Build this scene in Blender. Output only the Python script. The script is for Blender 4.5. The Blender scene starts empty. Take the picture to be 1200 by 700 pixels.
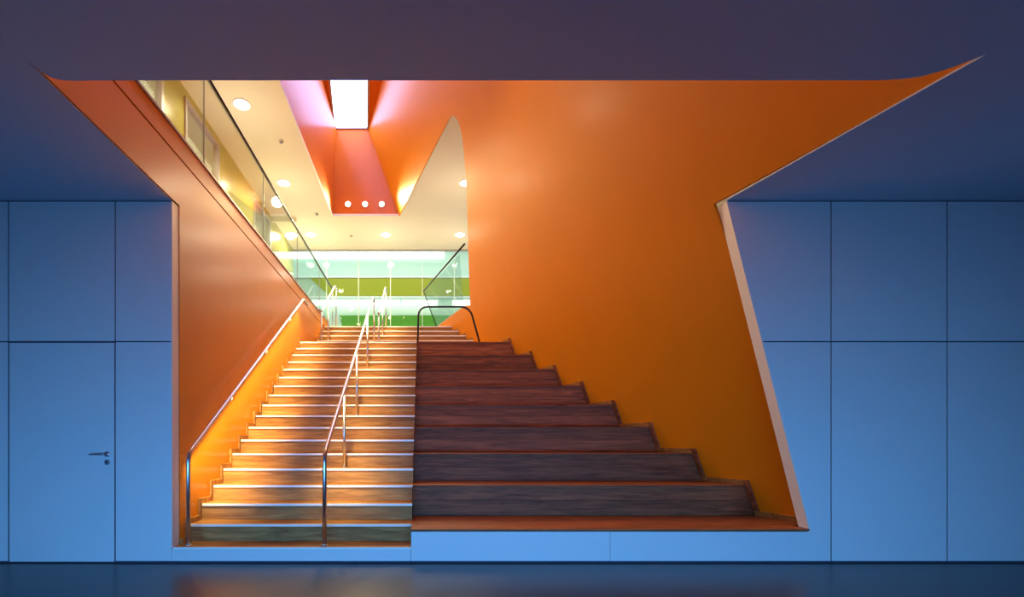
import bpy, math, random
from mathutils import Vector
random.seed(4)
C = bpy.context.scene.collection

# ------------------------------------------------------------------ camera
FPX, D, EYE = 578.7, 4.667, 1.145          # focal length in px (1200 wide), camera distance to the front wall, eye height
VX, VY = 495.0, 518.0                      # vanishing point in the 1200x700 frame
cam_d = bpy.data.cameras.new('camera')
cam_d.sensor_width = 36.0
cam_d.lens = 36.0 * FPX / 1200
cam_d.shift_x = (600 - VX) / 1200
cam_d.shift_y = (VY - 350) / 1200
cam_d.clip_start = 0.05
cam = bpy.data.objects.new('camera', cam_d)
cam.location = (0, -D, EYE)
cam.rotation_euler = (math.radians(90), 0, 0)
C.objects.link(cam)
bpy.context.scene.camera = cam
vs = bpy.context.scene.view_settings
vs.view_transform = 'Standard'
vs.look = 'None'
vs.gamma = 1
vs.use_curve_mapping = False
vs.exposure = 0.0

# ------------------------------------------------------------------ world (blue dusk sky)
w = bpy.data.worlds.new('dusk')
bpy.context.scene.world = w
w.use_nodes = True
w.node_tree.nodes['Background'].inputs[0].default_value = (0.05, 0.16, 0.50, 1)
w.node_tree.nodes['Background'].inputs[1].default_value = 1.6

# ------------------------------------------------------------------ big lights
def area(name, loc, target, sx, sy, energy, col, spread=180):
    l = bpy.data.lights.new(name, 'AREA')
    l.shape = 'RECTANGLE'; l.size = sx; l.size_y = sy
    l.energy = energy; l.color = col
    l.spread = math.radians(spread)
    o = bpy.data.objects.new(name, l)
    o.location = loc
    dv = Vector(target) - Vector(loc)
    o.rotation_euler = dv.to_track_quat('-Z', 'Y').to_euler()
    C.objects.link(o)
    return o
WARM = (1.0, 0.72, 0.38)
# added low area light behind the camera, grading the dusk blue up the panels
area('added_dusk_light', (0.3, -6.4, 0.55), (0.3, 0, -0.6), 9.5, 0.8, 150, (0.105, 0.41, 0.96), 84)
# (the daylight of the shaft comes from the glowing roof light itself)

# ------------------------------------------------------------------ materials
def mat(name, col, rough=0.5, metal=0.0, coat=0.0, bump=0.0, bscale=40, var=0.0, vscale=1.5, stretch=(1, 1, 1), coat_rough=0.15, spec=0.5):
    m = bpy.data.materials.new(name); m.use_nodes = True
    nt = m.node_tree; b = nt.nodes['Principled BSDF']
    b.inputs['Base Color'].default_value = (*col, 1)
    b.inputs['Roughness'].default_value = rough
    b.inputs['Metallic'].default_value = metal
    b.inputs['Specular IOR Level'].default_value = spec
    b.inputs['Coat Weight'].default_value = coat
    b.inputs['Coat Roughness'].default_value = coat_rough
    tc = nt.nodes.new('ShaderNodeTexCoord')
    mp = nt.nodes.new('ShaderNodeMapping'); mp.inputs['Scale'].default_value = stretch
    nt.links.new(tc.outputs['Object'], mp.inputs['Vector'])
    if var > 0:
        n = nt.nodes.new('ShaderNodeTexNoise'); n.inputs['Scale'].default_value = vscale; n.inputs['Detail'].default_value = 6
        nt.links.new(mp.outputs[0], n.inputs['Vector'])
        r = nt.nodes.new('ShaderNodeMapRange')
        r.inputs[3].default_value = 1 - var; r.inputs[4].default_value = 1 + var
        nt.links.new(n.outputs['Fac'], r.inputs[0])
        mx = nt.nodes.new('ShaderNodeMix'); mx.data_type = 'RGBA'; mx.blend_type = 'MULTIPLY'
        mx.inputs[0].default_value = 1
        mx.inputs[6].default_value = (*col, 1)
        nt.links.new(r.outputs[0], mx.inputs[7])
        nt.links.new(mx.outputs[2], b.inputs['Base Color'])
    if bump > 0:
        n2 = nt.nodes.new('ShaderNodeTexNoise'); n2.inputs['Scale'].default_value = bscale; n2.inputs['Detail'].default_value = 4
        nt.links.new(mp.outputs[0], n2.inputs['Vector'])
        bp = nt.nodes.new('ShaderNodeBump'); bp.inputs['Strength'].default_value = bump; bp.inputs['Distance'].default_value = 0.01
        nt.links.new(n2.outputs['Fac'], bp.inputs['Height'])
        nt.links.new(bp.outputs[0], b.inputs['Normal'])
    return m

def wood(name, dark, light, rough=0.4, spread=0.25):
    m = bpy.data.materials.new(name); m.use_nodes = True
    nt = m.node_tree; b = nt.nodes['Principled BSDF']
    L = nt.links.new
    geo = nt.nodes.new('ShaderNodeNewGeometry')
    inf = nt.nodes.new('ShaderNodeObjectInfo')
    mul = nt.nodes.new('ShaderNodeVectorMath'); mul.operation = 'SCALE'
    comb = nt.nodes.new('ShaderNodeCombineXYZ')
    for k in range(3): L(inf.outputs['Random'], comb.inputs[k])
    L(comb.outputs[0], mul.inputs[0]); mul.inputs['Scale'].default_value = 37
    add = nt.nodes.new('ShaderNodeVectorMath'); add.operation = 'ADD'
    L(geo.outputs['Position'], add.inputs[0]); L(mul.outputs[0], add.inputs[1])
    mp = nt.nodes.new('ShaderNodeMapping'); mp.inputs['Scale'].default_value = (0.55, 7, 7)
    L(add.outputs[0], mp.inputs['Vector'])
    n = nt.nodes.new('ShaderNodeTexNoise'); n.inputs['Scale'].default_value = 2.2; n.inputs['Detail'].default_value = 9
    n.inputs['Roughness'].default_value = 0.62; n.inputs['Distortion'].default_value = 1.3
    L(mp.outputs[0], n.inputs['Vector'])
    n3 = nt.nodes.new('ShaderNodeTexNoise'); n3.inputs['Scale'].default_value = 11; n3.inputs['Detail'].default_value = 3
    L(mp.outputs[0], n3.inputs['Vector'])
    av = nt.nodes.new('ShaderNodeMath'); av.operation = 'MULTIPLY_ADD'; av.inputs[1].default_value = 0.35
    L(n3.outputs['Fac'], av.inputs[0])
    L(n.outputs['Fac'], av.inputs[2])
    cr = nt.nodes.new('ShaderNodeValToRGB')
    cr.color_ramp.elements[0].position = 0.47; cr.color_ramp.elements[0].color = (*dark, 1)
    cr.color_ramp.elements[1].position = 0.90; cr.color_ramp.elements[1].color = (*light, 1)
    L(av.outputs[0], cr.inputs[0])
    r = nt.nodes.new('ShaderNodeMapRange'); r.inputs[3].default_value = 1 - spread; r.inputs[4].default_value = 1 + spread
    L(inf.outputs['Random'], r.inputs[0])
    mx = nt.nodes.new('ShaderNodeMix'); mx.data_type = 'RGBA'; mx.blend_type = 'MULTIPLY'; mx.inputs[0].default_value = 1
    L(cr.outputs[0], mx.inputs[6]); L(r.outputs[0], mx.inputs[7])
    L(mx.outputs[2], b.inputs['Base Color'])
    b.inputs['Roughness'].default_value = rough
    b.inputs['Specular IOR Level'].default_value = 0.2
    bp = nt.nodes.new('ShaderNodeBump'); bp.inputs['Strength'].default_value = 0.15; bp.inputs['Distance'].default_value = 0.004
    L(av.outputs[0], bp.inputs['Height']); L(bp.outputs[0], b.inputs['Normal'])
    return m

def emit(name, col, s):
    m = bpy.data.materials.new(name); m.use_nodes = True
    b = m.node_tree.nodes['Principled BSDF']
    b.inputs['Base Color'].default_value = (*col, 1)
    b.inputs['Emission Color'].default_value = (*col, 1)
    b.inputs['Emission Strength'].default_value = s
    return m

def glass(name, tint=(0.93, 0.98, 0.95), refl=0.35):
    m = bpy.data.materials.new(name); m.use_nodes = True
    nt = m.node_tree
    for n in list(nt.nodes):
        if n.type != 'OUTPUT_MATERIAL': nt.nodes.remove(n)
    out = [n for n in nt.nodes if n.type == 'OUTPUT_MATERIAL'][0]
    t = nt.nodes.new('ShaderNodeBsdfTransparent'); t.inputs[0].default_value = (*tint, 1)
    g = nt.nodes.new('ShaderNodeBsdfGlossy'); g.inputs['Roughness'].default_value = 0.02
    f = nt.nodes.new('ShaderNodeFresnel'); f.inputs['IOR'].default_value = 1.45
    nz = nt.nodes.new('ShaderNodeTexNoise'); nz.inputs['Scale'].default_value = 3
    md = nt.nodes.new('ShaderNodeMapRange'); md.inputs[3].default_value = 0.9 * refl; md.inputs[4].default_value = 1.0 * refl
    nt.links.new(nz.outputs['Fac'], md.inputs[0])
    mu = nt.nodes.new('ShaderNodeMath'); mu.operation = 'MULTIPLY'
    nt.links.new(f.outputs[0], mu.inputs[0]); nt.links.new(md.outputs[0], mu.inputs[1])
    mx = nt.nodes.new('ShaderNodeMixShader')
    nt.links.new(mu.outputs[0], mx.inputs[0]); nt.links.new(t.outputs[0], mx.inputs[1]); nt.links.new(g.outputs[0], mx.inputs[2])
    nt.links.new(mx.outputs[0], out.inputs[0])
    return m

M = dict(
    panel=mat('white_wall_panel', (0.72, 0.72, 0.72), 0.45, bump=0.03, bscale=8, var=0.02),
    joint=mat('dark_joint', (0.05, 0.06, 0.09), 0.8, var=0.1),
    reveal=mat('pale_reveal', (0.80, 0.74, 0.70), 0.5, var=0.03),
    ceil=mat('lobby_ceiling_paint', (0.58, 0.63, 0.72), 0.7, var=0.03, vscale=0.8),
    floor=mat('polished_dark_screed', (0.014, 0.012, 0.016), 0.30, bump=0.05, bscale=3, var=0.35, vscale=1.2, stretch=(1, 3, 1)),
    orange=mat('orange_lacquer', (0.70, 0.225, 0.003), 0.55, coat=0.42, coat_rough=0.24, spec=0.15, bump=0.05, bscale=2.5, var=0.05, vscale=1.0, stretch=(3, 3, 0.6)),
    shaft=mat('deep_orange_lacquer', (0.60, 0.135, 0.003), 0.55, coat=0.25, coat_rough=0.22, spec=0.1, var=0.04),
    cream=mat('cream_plaster', (0.80, 0.74, 0.58), 0.7, var=0.02),
    olive=mat('olive_gloss_paint', (0.36, 0.35, 0.07), 0.25, var=0.04),
    oak=wood('oak_boards', (0.22, 0.085, 0.020), (0.56, 0.28, 0.08), 0.5),
    tier_wood=wood('dark_boards', (0.11, 0.028, 0.010), (0.38, 0.115, 0.042), 0.5),  # same grain as the oak, in darker and redder tones
    nosing=mat('pale_nosing_strip', (0.92, 0.88, 0.80), 0.30, var=0.02),
    steel=mat('brushed_steel', (0.62, 0.62, 0.65), 0.28, metal=1.0, bump=0.03, bscale=90, var=0.03),
    dark=mat('dark_steel', (0.03, 0.03, 0.035), 0.35, metal=0.6, var=0.05),
    white=mat('white_enamel', (0.85, 0.85, 0.82), 0.4, var=0.02),
    mint=mat('mint_wall', (0.56, 0.74, 0.64), 0.6, var=0.03),
    lime=mat('lime_band', (0.38, 0.385, 0.012), 0.5, var=0.03),
    green=mat('green_band', (0.07, 0.32, 0.015), 0.5, var=0.03),
    screed=mat('upper_floor_screed', (0.55, 0.48, 0.36), 0.5, var=0.1),
    grey=mat('grey_frame_metal', (0.38, 0.36, 0.36), 0.4, metal=0.3, var=0.05),
    lamp=emit('downlight_glow', (1.0, 0.93, 0.80), 22),
    spot=emit('spotlight_glow', (1.0, 0.90, 0.78), 25),
    tube=emit('fluorescent_glow', (0.97, 1.0, 0.93), 2.2),
    sky=emit('dusk_sky_behind_roof_glass', (0.45, 0.52, 1.0), 11.0),
    led=emit('led_strip_glow', (1.0, 0.75, 0.4), 1.0),
    glass=glass('balustrade_glass'),
    glass2=glass('green_tinted_glass', (0.92, 0.98, 0.94)),
)

# ------------------------------------------------------------------ mesh helpers
def link(name, verts, faces, m, parent=None, smooth=False, bevel=0.0):
    me = bpy.data.meshes.new(name)
    me.from_pydata([tuple(v) for v in verts], [], faces)
    me.validate()
    me.materials.append(M[m] if isinstance(m, str) else m)
    if smooth:
        for p in me.polygons: p.use_smooth = True
    o = bpy.data.objects.new(name, me)
    C.objects.link(o)
    if parent is not None: o.parent = parent
    if bevel > 0:
        bv = o.modifiers.new('bevel', 'BEVEL'); bv.width = bevel; bv.segments = 2; bv.limit_method = 'ANGLE'
    return o
class MB:
    def __init__(s): s.v = []; s.f = []
    def add(s, verts, faces):
        k = len(s.v); s.v += [tuple(v) for v in verts]
        s.f += [tuple(i + k for i in f) for f in faces]; return s
    def prism(s, a, b):
        """two matching outlines a, b joined by sides"""
        n = len(a)
        return s.add(list(a) + list(b), [tuple(range(n))[::-1], tuple(range(n, 2 * n))] +
                     [(i, (i + 1) % n, n + (i + 1) % n, n + i) for i in range(n)])
    def box(s, x0, x1, y0, y1, z0, z1):
        return s.prism([(x0, y0, z0), (x1, y0, z0), (x1, y1, z0), (x0, y1, z0)],
                       [(x0, y0, z1), (x1, y0, z1), (x1, y1, z1), (x0, y1, z1)])
    def tube(s, path, r, seg=12, closed=False):
        P = [Vector(p) for p in path]; rings = []
        up = None
        for i, p in enumerate(P):
            t = (P[min(i + 1, len(P) - 1)] - P[max(i - 1, 0)]).normalized()
            if up is None:
                ref = Vector((1, 0, 0)) if abs(t.x) < 0.8 else Vector((0, 0, 1))
                up = (ref - t * ref.dot(t)).normalized()
            else:
                up = (up - t * up.dot(t)).normalized()
            sd = t.cross(up)
            rings.append([p + (up * math.cos(a) + sd * math.sin(a)) * r for a in [2 * math.pi * k / seg for k in range(seg)]])
        vs_ = [v for rg in rings for v in rg]; n = len(P)
        fs = [(i * seg + k, i * seg + (k + 1) % seg, (i + 1) * seg + (k + 1) % seg, (i + 1) * seg + k)
              for i in range(n - 1) for k in range(seg)]
        fs += [tuple(range(seg))[::-1], tuple((n - 1) * seg + k for k in range(seg))]
        return s.add(vs_, fs)
    def lathe(s, prof, c=(0, 0, 0), seg=28, axis='z'):
        vs_ = []
        for r, h in prof:
            for k in range(seg):
                a = 2 * math.pi * k / seg
                if axis == 'z': vs_.append((c[0] + r * math.cos(a), c[1] + r * math.sin(a), c[2] + h))
                else: vs_.append((c[0] + r * math.cos(a), c[1] + h, c[2] + r * math.sin(a)))
        n = len(prof)
        fs = [(i * seg + k, i * seg + (k + 1) % seg, (i + 1) * seg + (k + 1) % seg, (i + 1) * seg + k)
              for i in range(n - 1) for k in range(seg)]
        fs += [tuple(range(seg)), tuple((n - 1) * seg + k for k in range(seg))[::-1]]
        return s.add(vs_, fs)
    def build(s, name, m, parent=None, smooth=False, bevel=0.0):
        return link(name, s.v, s.f, m, parent, smooth, bevel)

def rounded(path, r, n=6):
    """round the corners of a polyline"""
    P = [Vector(p) for p in path]; out = [P[0]]
    for i in range(1, len(P) - 1):
        a, b, c = P[i - 1], P[i], P[i + 1]
        rr = min(r, (a - b).length * 0.45, (c - b).length * 0.45)
        p0 = b + (a - b).normalized() * rr; p1 = b + (c - b).normalized() * rr
        for k in range(n + 1):
            t = k / n
            out.append(p0 * (1 - t) ** 2 + b * 2 * t * (1 - t) + p1 * t * t)
    out.append(P[-1]); return out

def empty(name, loc=(0, 0, 0)):
    o = bpy.data.objects.new(name, None); o.location = loc; C.objects.link(o); return o
def tag(o, label, cat, group=None):
    o['label'] = label; o['category'] = cat
    if group: o['group'] = group
    return o
def struct(o, label=None, cat=None):
    o['kind'] = 'structure'
    if label: o['label'] = label
    if cat: o['category'] = cat
    return o
def at(px, py, Y):
    s = FPX / (D + Y); return ((px - VX) / s, Y, EYE + (VY - py) / s)

# the leaning orange plane:  x = PA + PB*Y + PC*z
PA, PB, PC = 4.080, -0.2805, -0.3511
def px_(Y, z): return PA + PB * Y + PC * z
def on_plane(px, py):
    a, b = (px - VX) / FPX, (VY - py) / FPX
    d = (PA - PB * D + PC * EYE) / (a - PB - PC * b)
    return (d - D, EYE + b * d)          # (Y, z)

CZ = 3.427        # lobby ceiling
UF = 3.909        # upper floor
HZ = 6.945        # upper ceiling
ROOF = 9.195
Z0, R, T = 0.147, 0.171, 0.28
LX = -2.36        # left wall of the stairwell
SPLIT = -0.108    # boundary between steps and seating tiers
def nz(n): return Z0 + R * n

# ================================================================== LARGE STRUCTURE
# lobby floor
struct(MB().box(-6.5, 8.2, -6.6, 0.0115, -0.1, 0).build('floor', 'floor'), 'dark polished screed floor of the lobby in front of the blue-lit wall', 'floor')

struct(MB().box(-4.2, 5.5, .0, 13.2, -0.1, -0.002).build('floor_stairwell', 'joint'), 'dark ground slab hidden below the stair and seating tiers', 'floor')
struct(MB().box(-4.2, 5.5, 8.6, 8.7, -0.002, UF - .26).build('wall_stairwell_back', 'joint'), 'hidden wall closing the void below the upper landing', 'wall')

# lobby ceiling with its trapezoid cut-out
def on_ceiling(px, py):
    d = (CZ - EYE) * FPX / (VY - py); return ((px - VX) * d / FPX, d - D)
hole = [(2.870, 0.0115)] + [on_ceiling(*p) for p in [(1156, 63.6), (1122, 77), (1104, 83), (1080, 89.5), (1060, 92.5), (1035, 94), (1000, 94.3),
        (110, 94.3), (92, 94.8), (75, 94.3), (62.5, 91.8), (50, 85.5), (40, 77.5), (26, 66.5)]] + [(-2.371, 0.0115)]
outl = [(-6.5, 0.0115), (-6.5, -6.6), (8.2, -6.6), (8.2, 0.0115)] + hole
b = MB().prism([(x, y, CZ) for x, y in outl], [(x, y, CZ + 0.012) for x, y in outl])
struct(b.build('ceiling', 'ceil'), 'flat lobby ceiling with a trapezoid cut-out above the stair opening', 'ceiling')

# rear and side walls of the lobby (behind and beside the camera), rear one with a low opening added for the blue light
b = MB().box(-6.5, 8.2, -6.8, -6.6, 1.6, CZ)
b.box(-6.5, -5.0, -6.8, -6.6, 0, 1.6).box(6.0, 8.2, -6.8, -6.6, 0, 1.6).box(-5.0, 6.0, -6.8, -6.6, 0, 0.08)
struct(b.build('wall_back', 'ceil'), 'lobby wall behind the camera with an added low opening for the dusk light', 'wall')
struct(MB().box(-6.7, -6.5, -6.8, 0, 0, CZ).build('wall_left', 'ceil'), 'side wall of the lobby, left', 'wall')
struct(MB().box(8.2, 8.4, -6.8, 0, 0, CZ).build('wall_right', 'ceil'), 'side wall of the lobby, right', 'wall')

# ---- front wall: dark backing, panels proud of it
OL = -2.371                                   # opening left edge
def oslant(z): return 2.879 - (z - 3.427) * 0.2518    # opening right edge at height z
PT = 0.012; WT = 0.12
def poly_xz(b, pts, y0, y1):
    return b.prism([(x, y0, z) for x, z in pts], [(x, y1, z) for x, z in pts])
bk = MB()
poly_xz(bk, [(-6.5, 0.0), (OL - .008, 0.0), (OL - .008, CZ + .012), (-6.5, CZ + .012)], PT, WT)
poly_xz(bk, [(OL - .008, 0.0), (SPLIT, 0.0), (SPLIT, Z0 - .03), (OL - .008, Z0 - .03)], PT, WT)
poly_xz(bk, [(SPLIT, 0.0), (8.2, 0.0), (8.2, CZ + .012), (oslant(CZ) + .008, CZ + .012), (oslant(.338) + .008, nz(1) - .03), (SPLIT, nz(1) - .03)], PT, WT)
wf = struct(bk.build('wall_front', 'joint'), 'lobby wall of large smooth panels lit blue, with the slanted stair opening cut out', 'wall')
G = 0.006
def X(px): return (px - VX) / 124.0
ZJ = EYE + (518 - 400.5) / 124.0
ZB = 0.018
def panel(pts, name='panel', parent=wf, m='panel'):
    b = MB(); poly_xz(b, pts, 0.0, PT); return b.build(name, m, parent)
cols = [-6.5, X(-240), X(-115), X(10), X(135), OL]
for i in range(5):
    x0, x1 = cols[i] + (G if i else 0), cols[i + 1] - (G if i < 4 else 0)
    panel([(x0, ZJ + G), (x1, ZJ + G), (x1, CZ - .012), (x0, CZ - .012)])
    if i != 3: panel([(x0, ZB), (x1, ZB), (x1, ZJ - G), (x0, ZJ - G)])
# base panels under the opening
panel([(OL + .002, ZB), (SPLIT - .002, ZB), (SPLIT - .002, Z0 - .024), (OL + .002, Z0 - .024)])
panel([(SPLIT + .002, ZB), (X(715) - .002, ZB), (X(715) - .002, nz(1) - .018), (SPLIT + .002, nz(1) - .018)])
s1 = nz(1) - .018
panel([(X(715) + .002, ZB), (X(974) - G, ZB), (X(974) - G, ZJ - G), (oslant(ZJ - G), ZJ - G), (oslant(s1), s1), (X(715) + .002, s1)])
panel([(oslant(ZJ + G), ZJ + G), (X(974) - G, ZJ + G), (X(974) - G, CZ - .012), (oslant(CZ - .012), CZ - .012)])
rc = [X(974), X(1110), X(1246), X(1382), 8.2]
for i in range(4):
    x0, x1 = rc[i] + G, rc[i + 1] - (G if i < 3 else 0)
    panel([(x0, ZJ + G), (x1, ZJ + G), (x1, CZ - .012), (x0, CZ - .012)])
    panel([(x0, ZB), (x1, ZB), (x1, ZJ - G), (x0, ZJ - G)])

# flush door in the panelled wall
dr = MB(); poly_xz(dr, [(X(10) + G + .004, 0.012), (X(135) - G - .002, 0.012), (X(135) - G - .002, ZJ - G - .006), (X(10) + G + .004, ZJ - G - .006)], -0.003, PT)
door = struct(dr.build('door_1', 'panel', None, bevel=.002), 'flush panel door with a lever handle, left of the stair opening', 'door')
hx, hz = X(126), EYE - 14.5 / 124
h = MB().lathe([(0.026, 0), (0.026, -0.008), (0.022, -0.011), (0.010, -0.012), (0.010, -0.05)], (hx, -0.003, hz), 24, 'y')
h.tube(rounded([(hx, -0.05, hz), (hx, -0.058, hz), (hx - .03, -0.06, hz), (hx - 0.135, -0.058, hz)], 0.012), 0.0095, 10)
hd = h.build('door_handle', 'steel', door, smooth=True)
h = MB().lathe([(0.026, 0), (0.026, -0.007), (0.022, -0.010), (0.008, -0.010)], (hx, -0.003, hz - 0.075), 24, 'y')
esc = h.build('key_escutcheon', 'steel', door, smooth=False)
h = MB().lathe([(0.0085, 0), (0.0085, -0.004), (0.006, -0.005)], (hx, -0.0125, hz - 0.075), 16, 'y')
h.box(hx - 0.004, hx + 0.004, -0.0175, -0.012, hz - 0.098, hz - 0.078)
h.build('keyhole', 'dark', esc)

# reveals of the opening
b = MB().prism([(OL - .004, -.002, Z0), (OL - .004, -.002, CZ - .003), (OL - .012, WT, CZ - .003), (OL - .012, WT, Z0)],
               [(OL + .006, -.002, Z0), (OL + .006, -.002, CZ - .003), (OL + .006, WT + .01, CZ - .003), (OL + .006, WT + .01, Z0)])
struct(b.build('trim_1', 'reveal'), 'thin pale vertical edge of the opening, left side', 'trim')
zt, zb = CZ - .003, nz(1) + .002
b = MB().prism([(oslant(zb) - .008, -.002, zb), (oslant(zt) - .008, -.002, zt), (oslant(zt) - .008, WT + .01, zt), (oslant(zb) - .008, WT + .01, zb)],
               [(oslant(zb) + .006, -.002, zb), (oslant(zt) + .006, -.002, zt), (oslant(zt) + .006, WT + .01, zt), (oslant(zb) + .006, WT + .01, zb)])
struct(b.build('trim_2', 'reveal'), 'pale slanted edge of the opening, right side', 'trim')

# ---- left wall of the stairwell
b = MB().box(LX - .09, LX, WT + .012, 7.66, 0, UF - .012)
b.box(LX - .09, LX, -1.74, WT + .012, CZ + .013, UF - .012)
struct(b.build('wall_stair_left', 'orange'), 'long orange lacquered wall on the left of the stair', 'wall')
b = MB().box(LX - .12, LX + .004, -1.9, 7.66, UF, UF + .20)
struct(b.build('trim_3', 'orange', bevel=.004), 'orange kerb band along the upper floor edge, left', 'trim')
b = MB().box(LX - .12, LX - .012, -1.9, 7.66, UF - .012, UF)
struct(b.build('trim_4', 'dark'), 'dark shadow gap under the left kerb band', 'trim')

# ---- big leaning orange wall on the right, running up into the roof light shaft
o1 = [(WT + .012, 0.0), (8.18, 0.0), (8.18, UF + .20), (6.35, UF + .20), (6.12, UF + .21)]
edge = [on_plane(*p) for p in [(551, 358), (550.3, 340), (549, 300), (547.5, 250), (545.5, 205), (544, 182), (541.5, 160), (537.5, 143), (533.5, 137),
                               (529.5, 135.2), (525.5, 137.5), (521, 145)]]
edge = [(y, min(z, HZ - .005)) for y, z in edge]
o1 += edge + [(5.0, HZ - .004), (8.0, HZ - .004), (8.0, ROOF), (-1.9, ROOF), (-1.9, CZ + .03), (WT + .012, CZ + .03)]
b = MB().prism([(px_(y, z), y, z) for y, z in o1], [(px_(y, z) + .025, y, z) for y, z in o1])
rw = b.build('wall_stair_right', 'orange')
struct(rw, 'large leaning orange wall on the right of the seating tiers, with a rounded cut-out', 'wall')
# triangulate concave end caps safely
import bmesh
def tri(o):
    bm = bmesh.new(); bm.from_mesh(o.data); bmesh.ops.triangulate(bm, faces=[f for f in bm.faces if len(f.verts) > 4]); bm.to_mesh(o.data); bm.free()
tri(rw); tri(bpy.data.objects['ceiling'])

# ---- shaft of the roof light
SX = -2.30
b = MB().prism([(SX, 0.9, HZ + .051), (SX, 8.0, HZ + .051), (SX + .1, 8.0, ROOF), (SX + .1, 0.9, ROOF)],
               [(SX - .1, 0.9, HZ + .051), (SX - .1, 8.0, HZ + .051), (SX, 8.0, ROOF), (SX, 0.9, ROOF)])
b.prism([(SX - .1, 8.0, HZ + .051), (px_(8, HZ) + .1, 8.0, HZ + .051), (px_(8, ROOF) + .1, 8.0, ROOF), (SX, 8.0, ROOF)],
        [(SX - .1, 8.1, HZ + .051), (px_(8, HZ) + .1, 8.1, HZ + .051), (px_(8, ROOF) + .1, 8.1, ROOF), (SX, 8.1, ROOF)])
b.prism([(SX - .1, 0.9, HZ), (px_(.9, HZ), 0.9, HZ), (px_(.9, ROOF), 0.9, ROOF), (SX, 0.9, ROOF)],
        [(SX - .1, 0.8, HZ), (px_(.8, HZ), 0.8, HZ), (px_(.8, ROOF), 0.8, ROOF), (SX, 0.8, ROOF)])
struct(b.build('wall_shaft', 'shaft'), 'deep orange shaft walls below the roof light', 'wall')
# shaft lid with the roof window
L0, L1 = (-2.255, 7.98), (-1.63, 2.6)
W0, W1 = (-1.395, 7.98), (-0.77, 2.6)
b = MB()
for q in ([(-2.35, .8), (-2.35, 8.1), L0, L1], [L1, W1, (3.0, .8), (-2.35, .8)], [W0, (px_(8, ROOF) + .15, 8.1), (px_(.8, ROOF) + .15, .8), W1],
          [L0, (-2.35, 8.1), (px_(8, ROOF) + .15, 8.1), W0]):
    b.prism([(x, y, ROOF) for x, y in q], [(x, y, ROOF + .08) for x, y in q])
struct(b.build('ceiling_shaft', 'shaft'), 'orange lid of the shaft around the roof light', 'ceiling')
q = [L0, W0, W1, L1]
b = MB()
def bar(a, c, wd, z0, z1):
    a, c = Vector((*a, 0)), Vector((*c, 0)); t = (c - a).normalized(); n_ = Vector((-t.y, t.x, 0)) * wd
    pts = [a - n_, c - n_, c + n_, a + n_]
    b.prism([(p.x, p.y, z0) for p in pts], [(p.x, p.y, z1) for p in pts])
for i in range(4): bar(q[i], q[(i + 1) % 4], .022, ROOF - .03, ROOF + .0)
win = struct(b.build('window_1', 'grey'), 'bright roof light in a dark frame at the top of the orange shaft', 'window')
link('glass_pane', [(x, y, ROOF + .02) for x, y in q], [(0, 1, 2, 3)], 'sky', win)

# ---- upper ceiling with the shaft hole
b = MB()
def flat(b, pts, z0, z1): b.prism([(x, y, z0) for x, y in pts], [(x, y, z1) for x, y in pts])
flat(b, [(-3.89, -1.9), (SX, -1.9), (SX, 10.25), (-3.89, 10.25)], HZ, HZ + .05)
flat(b, [(SX, 8.0), (4.5, 8.0), (4.5, 10.25), (SX, 10.25)], HZ, HZ + .05)
flat(b, [(px_(-1.9, HZ) + .01, -1.9), (4.5, -1.9), (4.5, 8.0), (px_(8, HZ) + .01, 8.0)], HZ, HZ + .05)
flat(b, [(SX, -1.9), (px_(-1.9, HZ), -1.9), (px_(.9, HZ), .9), (SX, .9)], HZ, HZ + .05)
struct(b.build('ceiling_upper', 'cream'), 'cream ceiling of the upper floor with round downlights', 'ceiling')
# dark line where the ceiling meets the glazed partition
struct(MB().box(-3.89, 4.5, 10.22, 10.30, HZ - .035, HZ + .0).build('trim_5', 'grey'), 'grey head rail of the glazed partition', 'trim')

# ---- upper floors
b = MB().box(-3.89, LX - .12, -1.9, 7.66, UF - .25, UF).box(-3.89, 4.5, 7.66, 13.2, UF - .25, UF)
b.box(LX - .12, px_(7.4, UF), 7.44, 7.66, UF - .25, UF)
struct(b.build('floor_upper', 'screed'), 'upper floor landing behind the top of the stair', 'floor')
struct(MB().box(-3.89, 4.2, -2.0, -1.9, CZ + .03, ROOF).build('wall_upper_near', 'orange'), 'upper wall above the lobby, facing the stair', 'wall')
struct(MB().box(4.2, 4.3, -1.9, 5.9, CZ + .03, HZ).build('wall_upper_right', 'cream'), 'cream wall outside the leaning wall', 'wall')

# ---- corridor wall on the left of the upper floor with glazed openings
CX = -3.89
ops = [(-1.3, 2.72), (3.40, 4.76), (6.70, 7.95)]
b = MB(); y = -1.9; ztop = 6.80
for a, c in ops + [(10.25, 10.25)]:
    b.box(CX - .1, CX, y, a, UF, HZ); y = c
for a, c in ops: b.box(CX - .1, CX, a, c, ztop, HZ)
struct(b.build('wall_corridor', 'olive'), 'olive-yellow glossy corridor wall on the upper floor, left', 'wall')
for i, (a, c) in enumerate(ops):
    f = MB().box(CX - .06, CX + .025, a, a + .06, UF, ztop).box(CX - .06, CX + .025, c - .06, c, UF, ztop)
    f.box(CX - .06, CX + .025, a + .06, c - .06, ztop - .06, ztop).box(CX - .06, CX + .025, a + .06, c - .06, UF, UF + .06)
    fo = struct(f.build('window_%d' % (i + 2), 'grey'), 'grey framed glazed opening in the olive corridor wall, %s' %
                ['nearest', 'middle one with a single pane', 'farthest'][i], 'window')
    MB().box(CX - .03, CX - .02, a + .06, c - .06, UF + .06, ztop - .06).build('glass_pane', 'glass', fo)
struct(MB().box(CX - 1.9, CX - 1.8, -1.9, 10.2, UF, HZ).build('wall_office', 'cream'), 'cream wall of the rooms behind the corridor glazing', 'wall')
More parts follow.
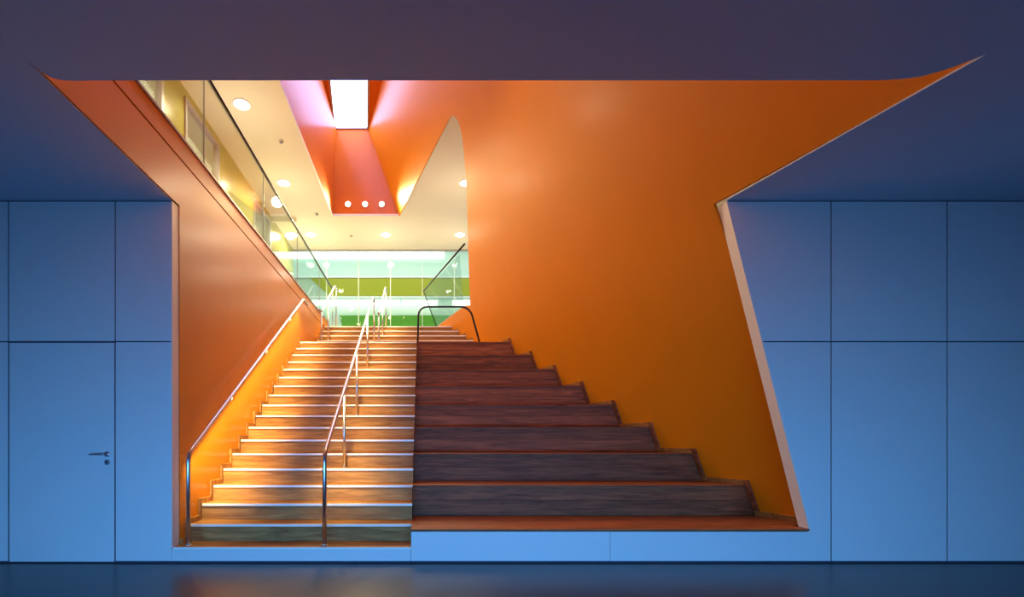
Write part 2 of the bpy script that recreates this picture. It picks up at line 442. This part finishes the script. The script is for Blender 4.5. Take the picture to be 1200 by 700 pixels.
struct(MB().box(CX - 1.9, CX - .1, -1.9, 10.2, HZ, HZ + .05).build('ceiling_office', 'cream'), 'cream ceiling of the rooms behind the corridor glazing', 'ceiling')
# bulkhead at the far end of the corridor
struct(MB().box(CX, LX - .9, 8.1, 8.16, HZ - .10, HZ).build('trim_6', 'cream'), 'shallow bulkhead across the corridor ceiling', 'trim')

# ---- space behind the glazed partition
YB = 13.0
gp = empty('glazed_partition', (0, 10.26, UF))
tag(gp, 'floor-to-ceiling glass partition of frameless panes at the back of the upper landing', 'glass partition')
xs = [-3.87 + .967 * i for i in range(9)]
for i in range(8):
    MB().box(xs[i] + .006 , xs[i + 1] - .006, -.006, .006, .05, HZ - UF - .036).build('glass_pane', 'glass2', gp)
for i in range(1, 8):
    MB().box(xs[i] - .008, xs[i] + .008, .008, .10, .0, HZ - UF - .036).build('glass_fin', 'white', gp)
MB().box(xs[0], xs[-1], -.02, .02, 0, .048).build('base_rail', 'grey', gp)
wb = MB().box(-7.0, 5.5, YB, YB + .1, UF, 8.3).build('wall_far', 'mint')
struct(wb, 'pale mint far wall seen through the glass partition', 'wall')
def zb_(y, Y=YB): return at(495, y, Y)[2]
def xb_(x, Y=YB): return at(x, 400, Y)[0]
b = MB(); poly_xz(b, [(xb_(387), zb_(347)), (5.5, zb_(347)), (5.5, zb_(326.5)), (xb_(364), zb_(326.5))], YB - .03, YB - .001)
b.build('lime_stripe', 'lime', wb)
b = MB(); poly_xz(b, [(xb_(402), zb_(386)), (5.5, zb_(386)), (5.5, zb_(370)), (xb_(398), zb_(370))], YB - .03, YB - .001)
b.build('green_stripe', 'green', wb)
for yy in (325.3, 348.6): MB().box(xb_(340), 5.5, YB - .05, YB - .001, zb_(yy + .8), zb_(yy - .8)).build('ledge', 'white', wb)
struct(MB().box(-7.0, 5.5, 10.3, YB + .1, 8.3, 8.4).build('ceiling_far', 'white'), 'high white ceiling behind the glass partition', 'ceiling')
struct(MB().box(-7.1, -7.0, 10.3, YB + .1, UF, 8.4).build('wall_far_left', 'mint'), 'mint side wall behind the glass partition', 'wall')
struct(MB().box(5.5, 5.6, 10.3, YB + .1, UF, 8.4).build('wall_far_right', 'mint'), 'mint side wall behind the glass partition, right', 'wall')
def strip(x0, x1, y0, y1, label, group, Y=12.75):
    a0, a1 = xb_(x0, Y), xb_(x1, Y); t, bt = zb_(y0, Y), zb_(y1, Y)
    r = empty('strip_light', ((a0 + a1) / 2, Y, t)); tag(r, label, 'strip light', group)
    hw = (a1 - a0) / 2 - .01
    MB().box(-hw, hw, -.05, .05, -(t - bt), -.0).build('diffuser', 'tube', r)
    MB().box(-hw, hw, -.055, .055, 0.0, .03).build('housing', 'white', r)
    MB().box(-hw * .6 - .008, -hw * .6 + .008, .055, YB - Y - .002, 0, .02).build('bracket', 'white', r)
    MB().box(hw * .6 - .008, hw * .6 + .008, .055, YB - Y - .002, 0, .02).build('bracket', 'white', r)
strip(322, 404, 295.5, 303, 'upper-row fluorescent strip light behind the glass, leftmost of the row', 'upper strip lights')
strip(404, 461, 295.5, 303, 'upper-row fluorescent strip light behind the glass, middle of the row', 'upper strip lights')
strip(461, 521, 295.5, 303, 'upper-row fluorescent strip light behind the glass, rightmost of the row', 'upper strip lights')
strip(362, 469, 352.5, 358, 'lower-row fluorescent strip light behind the glass, behind the stair handrails', 'lower strip lights')
strip(471, 513, 352.5, 358, 'lower-row fluorescent strip light behind the glass, above the guard loop', 'lower strip lights')
strip(530, 556, 352.5, 358, 'lower-row fluorescent strip light behind the glass, by the orange wall edge', 'lower strip lights')

# ================================================================== STAIRS
NY = [T * n for n in range(18)] + [5.98, 6.275, 6.57, 6.86, 7.15]     # y of the nosing of tread n
st = empty('staircase', (0, 0, 0))
tag(st, 'oak staircase with pale nosing strips rising to the upper floor, left of the seating tiers', 'staircase')
def xr(n, y, z):
    return SPLIT if n <= 17 else px_(y, z) - .004
def slab(b, x0, fr, y0, y1, z0, z1, n):
    v = [(x0, y0, z0), (fr(n, y0, z0), y0, z0), (fr(n, y1, z0), y1, z0), (x0, y1, z0),
         (x0, y0, z1), (fr(n, y0, z1), y0, z1), (fr(n, y1, z1), y1, z1), (x0, y1, z1)]
    return b.prism(v[:4], v[4:])
X0 = LX + .003
for n in range(23):
    z = nz(n); y0 = NY[n]
    y1 = NY[n + 1] + .02 if n < 22 else y0 + .29
    fr = xr
    if n == 17: fr = lambda n_, y, z_: SPLIT
    tr = slab(MB(), X0 if n else OL + .01, fr, y0 + .012, y1, z - .028, z, n).build('tread', 'oak', st)
    xe = (fr(n, y0, z) - (.0 if n <= 17 else .01))
    slab(MB(), X0 + .028 if n else OL + .01, fr, y0 - .004, y0 + .0118, z - .0225, z + .0008, n).build('nosing_strip', 'nosing', tr)
    if n:
        slab(MB(), X0, xr, y0 + .010, y0 + .028, nz(n - 1) + .001, z - .0285, n).build('riser', 'oak', st)
# landing behind the last seating tier
slab(MB(), SPLIT + .002, lambda n, y, z: px_(y, z) - .004, NY[17] + .56, NY[18] + .02, nz(17) - .028, nz(17), 17).build('landing', 'oak', st)
# stepped skirting on the left wall
for n in range(22):
    z = nz(n); y0 = max(NY[n], WT + .014); y1 = NY[n + 1]
    MB().box(X0, X0 + .022, y0 if n else y0, y1 - .002, z + .001, z + .055).build('skirting_board', 'oak', st)
    MB().box(X0, X0 + .022, y1 - .035, y1 - .001, z + .056, nz(n + 1) + .055).build('skirting_board', 'oak', st)

# seating tiers
se = empty('seating_tiers', (0, 0, 0))
tag(se, 'broad dark timber seating tiers stepping up between the oak stair and the orange wall', 'seating steps')
fr = lambda n, y, z: px_(y, z) - .004
for k in range(9):
    n = 1 + 2 * k; z = nz(n); y0 = NY[n] if k else 0.0
    nb = 4
    for j in range(nb):
        d0, d1 = y0 + .56 * j / nb + (.012 if j == 0 else .0015), y0 + .56 * (j + 1) / nb - .0015
        if k == 0:
            d0, d1 = y0 + .84 * j / nb + (.0 if j == 0 else .0015), y0 + .84 * (j + 1) / nb - .0015
        f2 = fr
        if k == 0 and j == 0:
            f2 = lambda n_, y, z_: (oslant(.33) - .012)
        slab(MB(), SPLIT + .002, f2, d0, d1, z - .024, z, n).build('tread_board', 'tier_wood', se)
    if k == 0: continue
    zl = nz(n - 2)
    zm = zl + (z - zl) * .52
    slab(MB(), SPLIT + .002, fr, y0 + .012, y0 + .03, zl + .001, zm - .0015, n).build('riser_board', 'tier_wood', se)
    slab(MB(), SPLIT + .002, fr, y0 + .012, y0 + .03, zm + .0015, z - .0255, n).build('riser_board', 'tier_wood', se)
    slab(MB(), SPLIT + .002, fr, y0 - .002, y0 + .0115, z - .026, z + .0008, n).build('nosing_board', 'tier_wood', se)
# closing face under the tiers along the steps
b = MB()
for n in range(17):
    k = (n + 1) // 2
    if n % 2 == 0: b.box(SPLIT - .001, SPLIT + .0015, NY[n] + .002, NY[n + 1], nz(n) + .001, nz(n + 1) - .001)
b.build('side_panel', 'tier_wood', se)
# stepped skirting along the leaning wall
def wslab(y0, y1, z0, z1, m='tier_wood', t=.022):
    f = lambda y, z: px_(y, z)
    v = [[(f(y, zz) - t, y, zz) for y, zz in ((y0, z0), (y1, z0), (y1, z1), (y0, z1))],
         [(f(y, zz) - .001, y, zz) for y, zz in ((y0, z0), (y1, z0), (y1, z1), (y0, z1))]]
    MB().prism(v[0], v[1]).build('skirting_board', m, se)
for k in range(9):
    n = 1 + 2 * k; z = nz(n); y0 = max(NY[n], .13) if k else .15
    y1 = NY[n + 2] if k < 8 else 5.9
    wslab(y0, y1 - .002, z + .001, z + .06, 'oak')
    if k < 8: wslab(y1 - .055, y1 - .001, z + .061, nz(n + 2) + .06)
# upper flight skirting on the right
for n in range(18, 22):
    z = nz(n)
    f = px_
    v = [(NY[n], z + .001), (NY[n + 1], z + .001), (NY[n + 1], z + .07), (NY[n], z + .07)]
    MB().prism([(f(y, zz) - .02, y, zz) for y, zz in v], [(f(y, zz) - .001, y, zz) for y, zz in v]).build('skirting_board', 'oak', st)

# ================================================================== HANDRAILS
RR = 0.021
def foot(b, x, y, z):
    b.lathe([(.036, 0), (.036, .006), (.024, .010)], (x, y, z), 16)
# left rail of the lower flight
hl = empty('handrail', (-2.26, .10, Z0))
tag(hl, 'steel handrail with glowing underside along the left orange wall, its foot on the lowest tread', 'handrail')
def rel(o, p): return tuple(Vector(p) - o.location)
def rail(o, pts, name='rail', r=RR, m='steel', rad=.09):
    return MB().tube(rounded([rel(o, p) for p in pts], rad, 6), r, 14).build(name, m, o, smooth=True)
def post(o, x, y, z0, z1, r=.0165, name='post', lean=0.0):
    b = MB().tube([rel(o, (x, y, z0 + .004)), rel(o, (x + lean, y, z1))], r, 12)
    p = b.build(name, 'steel', o, smooth=True)
    f = MB(); foot(f, *rel(o, (x, y, z0 + .0005))); f.build('foot_plate', 'steel', p, smooth=False)
    return p
rail(hl, [(-2.26, .10, Z0 + .006), (-2.26, .10, 1.03), (-2.26, 4.70, 3.845), (-2.26, 5.05, 3.845)])
f = MB(); foot(f, 0, 0, .0005); f.build('foot_plate', 'steel', hl)
for y in (1.2, 2.5, 3.8):
    z = 1.03 + (y - .10) * .612
    MB().tube(rounded([rel(hl, (-2.26, y, z - .015)), rel(hl, (-2.26, y, z - .07)), rel(hl, (LX + .002, y, z - .07))], .03), .007, 8).build('wall_bracket', 'steel', hl, smooth=True)
def led(o, x, ya, za, yb, zb, dx):
    b = MB(); w_ = .007
    b.prism([rel(o, (x - w_, ya, za - RR - .001)), rel(o, (x + w_, ya, za - RR - .001)), rel(o, (x + w_, yb, zb - RR - .001)), rel(o, (x - w_, yb, zb - RR - .001))],
            [rel(o, (x - w_, ya, za - RR - .006)), rel(o, (x + w_, ya, za - RR - .006)), rel(o, (x + w_, yb, zb - RR - .006)), rel(o, (x - w_, yb, zb - RR - .006))])
    return b.build('led_strip', 'led', o)
led(hl, -2.26, .35, 1.183, 4.65, 3.814, 0)
# middle rail of the lower flight
XM = -.945
hm = empty('handrail', (XM, .10, Z0))
tag(hm, 'long steel handrail on thin posts climbing the middle of the oak stair', 'handrail')
rail(hm, [(XM, .10, Z0 + .006), (XM, .10, 1.03), (XM, 4.80, 3.91), (XM, 5.02, 3.91)])
f = MB(); foot(f, 0, 0, .0005); f.build('foot_plate', 'steel', hm)
for y, n in ((1.30, 4), (2.44, 8), (3.82, 13), (4.98, 17)):
    z = min(1.03 + (y - .10) * .6128, 3.91)
    post(hm, XM, y, nz(n), z - .018)
led(hm, XM, .35, 1.183, 4.65, 3.818, 0)
# upper flight rails
hu = empty('handrail', (-2.1, 5.5, nz(17)))
tag(hu, 'short steel handrail of the upper flight beside the left kerb, with a bent top end', 'handrail')
rail(hu, [(-2.12, 5.45, 3.86), (-2.12, 5.75, 3.90), (-2.10, 7.20, 4.90), (-2.10, 7.62, 4.90)], rad=.1)
post(hu, -2.12, 5.70, nz(17), 3.875); post(hu, -2.11, 6.40, nz(19), 4.33); post(hu, -2.10, 7.35, UF, 4.885)
hv = empty('handrail', (-.91, 5.6, nz(17)))
tag(hv, 'short steel handrail in the middle of the upper flight, behind the long central one', 'handrail')
rail(hv, [(-.93, 5.75, 3.86), (-.93, 6.0, 3.93), (-.89, 7.25, 4.88), (-.89, 7.62, 4.88)], rad=.1)
post(hv, -.93, 5.85, nz(17), 3.875); post(hv, -.91, 6.62, nz(20), 4.39); post(hv, -.89, 7.40, UF, 4.865)
# guard loop on the top tier
gl = empty('guard_rail', (.4, 5.15, nz(17)))
tag(gl, 'dark steel guard loop with rounded corners on the top seating tier', 'guard rail')
zt = 3.83
def gx(px, y=5.15): return at(px, 400, y)[0]
b = MB().tube(rounded([rel(gl, (gx(489.5), 5.15, nz(17) + .004)), rel(gl, (gx(490.5), 5.15, zt)), rel(gl, (gx(550.5), 5.15, zt)), rel(gl, (gx(563), 5.15, nz(17) + .004))], .2, 8), .019, 14)
b.build('rail', 'dark', gl, smooth=True)
for p in (489.5, 563):
    f = MB(); foot(f, *rel(gl, (gx(p), 5.15, nz(17) + .0005))); f.build('foot_plate', 'steel', gl)

# ================================================================== GLASS BALUSTRADES
bl = empty('glass_balustrade', (LX - .06, 3.0, UF + .20))
tag(bl, 'clear glass balustrade with a thin dark handrail along the left upper floor edge', 'balustrade')
js = [-1.88, -1.33, .67, 2.67, 4.67, 6.67, 7.64]
for i in range(6):
    MB().box(.053, .065, js[i] - 3 + .006, js[i + 1] - 3 - .006, .002, 5.13 - UF - .20).build('glass_pane', 'glass', bl)
for j in js[1:-1]: MB().box(.052, .066, j - 3 - .003, j - 3 + .003, .022, 5.13 - UF - .20).build('joint_seal', 'grey', bl)
MB().tube([(.06, js[0] - 3, 5.15 - UF - .20), (.06, 8.33 - 3, 5.15 - UF - .20)], .020, 12).build('handrail', 'dark', bl, smooth=True)
MB().box(.04, .08, js[0] - 3, 7.64 - 3, .0005, .022).build('clamp_rail', 'grey', bl)
post(bl, LX, 8.30, UF, 5.13, .014)

br = empty('glass_balustrade', (px_(6.6, 4.11), 6.6, UF + .20))
tag(br, 'leaning glass balustrade with dark handrail beside the edge of the right orange wall', 'balustrade')
zr = 5.06
def gq(y0, y1, z0, z1, t0, t1):
    v = [(y0, z0), (y1, z0), (y1, z1), (y0, z1)]
    return MB().prism([rel(br, (px_(y, z) + t0, y, z)) for y, z in v], [rel(br, (px_(y, z) + t1, y, z)) for y, z in v])
gj = [5.75, 6.55, 7.35, 8.15]
ya = [6.30, 7.25, 8.15]
v = [(6.22, UF + .225), (7.20, UF + .225), (7.20, zr - .02), (5.60, zr - .02)]
MB().prism([rel(br, (px_(y, z) + .02, y, z)) for y, z in v], [rel(br, (px_(y, z) + .03, y, z)) for y, z in v]).build('glass_pane', 'glass', br)
gq(7.212, 8.15, UF + .225, zr - .02, .02, .03).build('glass_pane', 'glass', br)
gq(6.37, 8.15, UF + .2005, UF + .224, .012, .04).build('clamp_rail', 'grey', br)
MB().tube([rel(br, (px_(5.18, 5.09) + .0, 5.18, 5.09)), rel(br, (px_(8.12, zr) + .012, 8.12, zr))], .019, 12).build('handrail', 'dark', br, smooth=True)
MB().tube([rel(br, (px_(8.15, zr) + .012, 8.15, zr)), rel(br, (px_(8.15, UF + .2) + .012, 8.15, UF + .206))], .012, 10).build('end_post', 'dark', br, smooth=True)

# ================================================================== LIGHTS
def lamp_point(name, loc, e, col, r=.08, spot=None, target=None, blend=.6):
    l = bpy.data.lights.new(name, 'SPOT' if spot else 'POINT'); l.energy = e; l.color = col; l.shadow_soft_size = r
    if spot: l.spot_size = math.radians(spot); l.spot_blend = blend
    o = bpy.data.objects.new(name, l); o.location = loc; C.objects.link(o)
    if target is not None: o.rotation_euler = (Vector(target) - Vector(loc)).to_track_quat('-Z', 'Y').to_euler()
    return o
dl = [(-3.10, 3.81, 'nearest downlight in the cream ceiling, at the left beside the shaft'),
      (-3.10, 6.38, 'second downlight from the front in the left ceiling strip'),
      (-3.12, 9.14, 'far downlight in the cream ceiling left of the shaft, right of the balustrade rail'),
      (-3.62, 9.14, 'farthest left downlight, seen beyond the dark balustrade handrail'),
      (-1.03, 9.14, 'far downlight in the cream ceiling behind the shaft, centre of the row'),
      (1.05, 9.14, 'far downlight beside the edge of the right orange wall, above the glass'),
      (.975, 6.38, 'downlight half hidden by the edge of the orange wall, under the arch')]
DE = 130
# added lamps without fixtures, hidden above the lobby ceiling, to warm stair and tiers
for x, y in ((-3.10, 1.15), (-3.10, -1.4)):
    lamp_point('downlight_and_fill', (x, y, HZ - .03), DE * .55, (1, .78, .50), .10, 165, (x, y, 0), .35)
for x, t in ((-1.6, (-2.0, 5.0, 2.6)), (-.9, (-.6, 4.0, 1.6)), (-.2, (1.4, 3.2, 1.0))):
    lamp_point('shaft_spot_and_fill', (x, 1.05, 7.23), 150, (1, .72, .36), .06, 100, t, .8)
for x, y, lab in dl:
    r = empty('ceiling_downlight', (x, y, HZ)); tag(r, lab, 'downlight', 'round downlights in the cream ceiling')
    MB().lathe([(.155, -.0005), (.155, -.010), (.145, -.014), (.128, -.014), (.125, -.004)], (0, 0, 0), 28).build('trim_ring', 'white', r, smooth=True)
    MB().lathe([(.124, -.0145), (.124, -.018), (.11, -.022)], (0, 0, 0), 28).build('lamp_lens', 'lamp', r, smooth=True)
    lamp_point('downlight_and_fill', (x, y, HZ - .03), DE, (1, .78, .50), .10, 165, (x, y, 0), .35)
    lamp_point('ceiling_fill', (x, y, HZ - 1.1), 28, (1, .82, .58), 0.0)  # added fill in mid-air to brighten the ceiling, no fixture
for x, y, lab in ((*at(304, 162, 0)[:0], -2.72, 4.85, 'small grey smoke detector between the two nearest downlights'),
                  (-2.68, 7.87, 'small grey smoke detector near the dark handrail'),
                  (-2.00, 9.2, 'small grey smoke detector left of the shaft end')):
    r = empty('smoke_detector', (x, y, HZ)); tag(r, lab, 'smoke detector', 'smoke detectors')
    MB().lathe([(.05, -.0005), (.05, -.012), (.042, -.018)], (0, 0, 0), 20).build('base', 'cream', r)
    MB().lathe([(.036, -.0185), (.034, -.036), (.02, -.042)], (0, 0, 0), 20).build('sensor_dome', 'grey', r, smooth=True)
for i, x in enumerate((408, 428, 447.5)):
    p = at(x, 240, 8.0)
    r = empty('spotlight', (p[0], 8.0, p[2])); tag(r, 'small round spotlight low on the end face of the orange shaft, %s of three' % ['left', 'middle', 'right'][i], 'spotlight', 'spotlights in the shaft')
    MB().lathe([(.075, -.001), (.075, -.03), (.062, -.034)], (0, 0, 0), 24, 'y').build('housing', 'white', r)
    MB().lathe([(.058, -.0345), (.058, -.042), (.045, -.05)], (0, 0, 0), 24, 'y').build('lamp_lens', 'spot', r, smooth=True)
    lamp_point('shaft_spot_and_fill', (p[0], 7.86, p[2]), 360, (1, .72, .36), .12, 110, [(LX, 1.5, 2.9), (-.6, 1.5, 1.2), (2.2, 1.5, 1.8)][i], .8)
# light given off by the LED strips under the two lower handrails
def railstrip(x, ya, za, yb, zb, e, tilt):
    l = bpy.data.lights.new('handrail_led_and_fill', 'AREA'); l.shape = 'RECTANGLE'; L_ = math.hypot(yb - ya, zb - za)
    l.size = .012; l.size_y = L_; l.energy = e; l.color = (1, .78, .33); l.spread = math.radians(88)
    o = bpy.data.objects.new('handrail_led_and_fill', l)
    o.location = (x, (ya + yb) / 2, (za + zb) / 2 - RR - .01)
    d = Vector((0, yb - ya, zb - za)).normalized()
    nrm = Vector((0, -d.z, d.y)); nrm = -nrm                      # down, square to the rail
    nrm = (nrm + Vector((tilt, 0, 0))).normalized()
    from mathutils import Matrix
    zc = -nrm; yc = (d - zc * d.dot(zc)).normalized(); xc = yc.cross(zc)
    o.matrix_world = Matrix(((xc.x, yc.x, zc.x, o.location.x), (xc.y, yc.y, zc.y, o.location.y), (xc.z, yc.z, zc.z, o.location.z), (0, 0, 0, 1)))
    C.objects.link(o)
railstrip(-2.26, .14, 1.055, 4.65, 3.814, 58, .10)
railstrip(XM, .14, 1.055, 4.65, 3.818, 30, .12)
railstrip(-2.10, 5.85, 3.97, 7.15, 4.86, 10, .2)  # added light for the upper flight, no strip on these two rails
railstrip(-.91, 6.05, 3.97, 7.2, 4.84, 10, .2)
# ceiling lamps in the far rooms
area('far_room_lamps', (-.7, 11.6, 8.2), (-.7, 11.6, 0), 9, 1.5, 150, (1.0, 1.0, .92))
area('office_lamps', (CX - 1.0, 4.2, HZ - .05), (CX - 1.0, 4.2, 0), 1.0, 9, 150, (1, .85, .6))
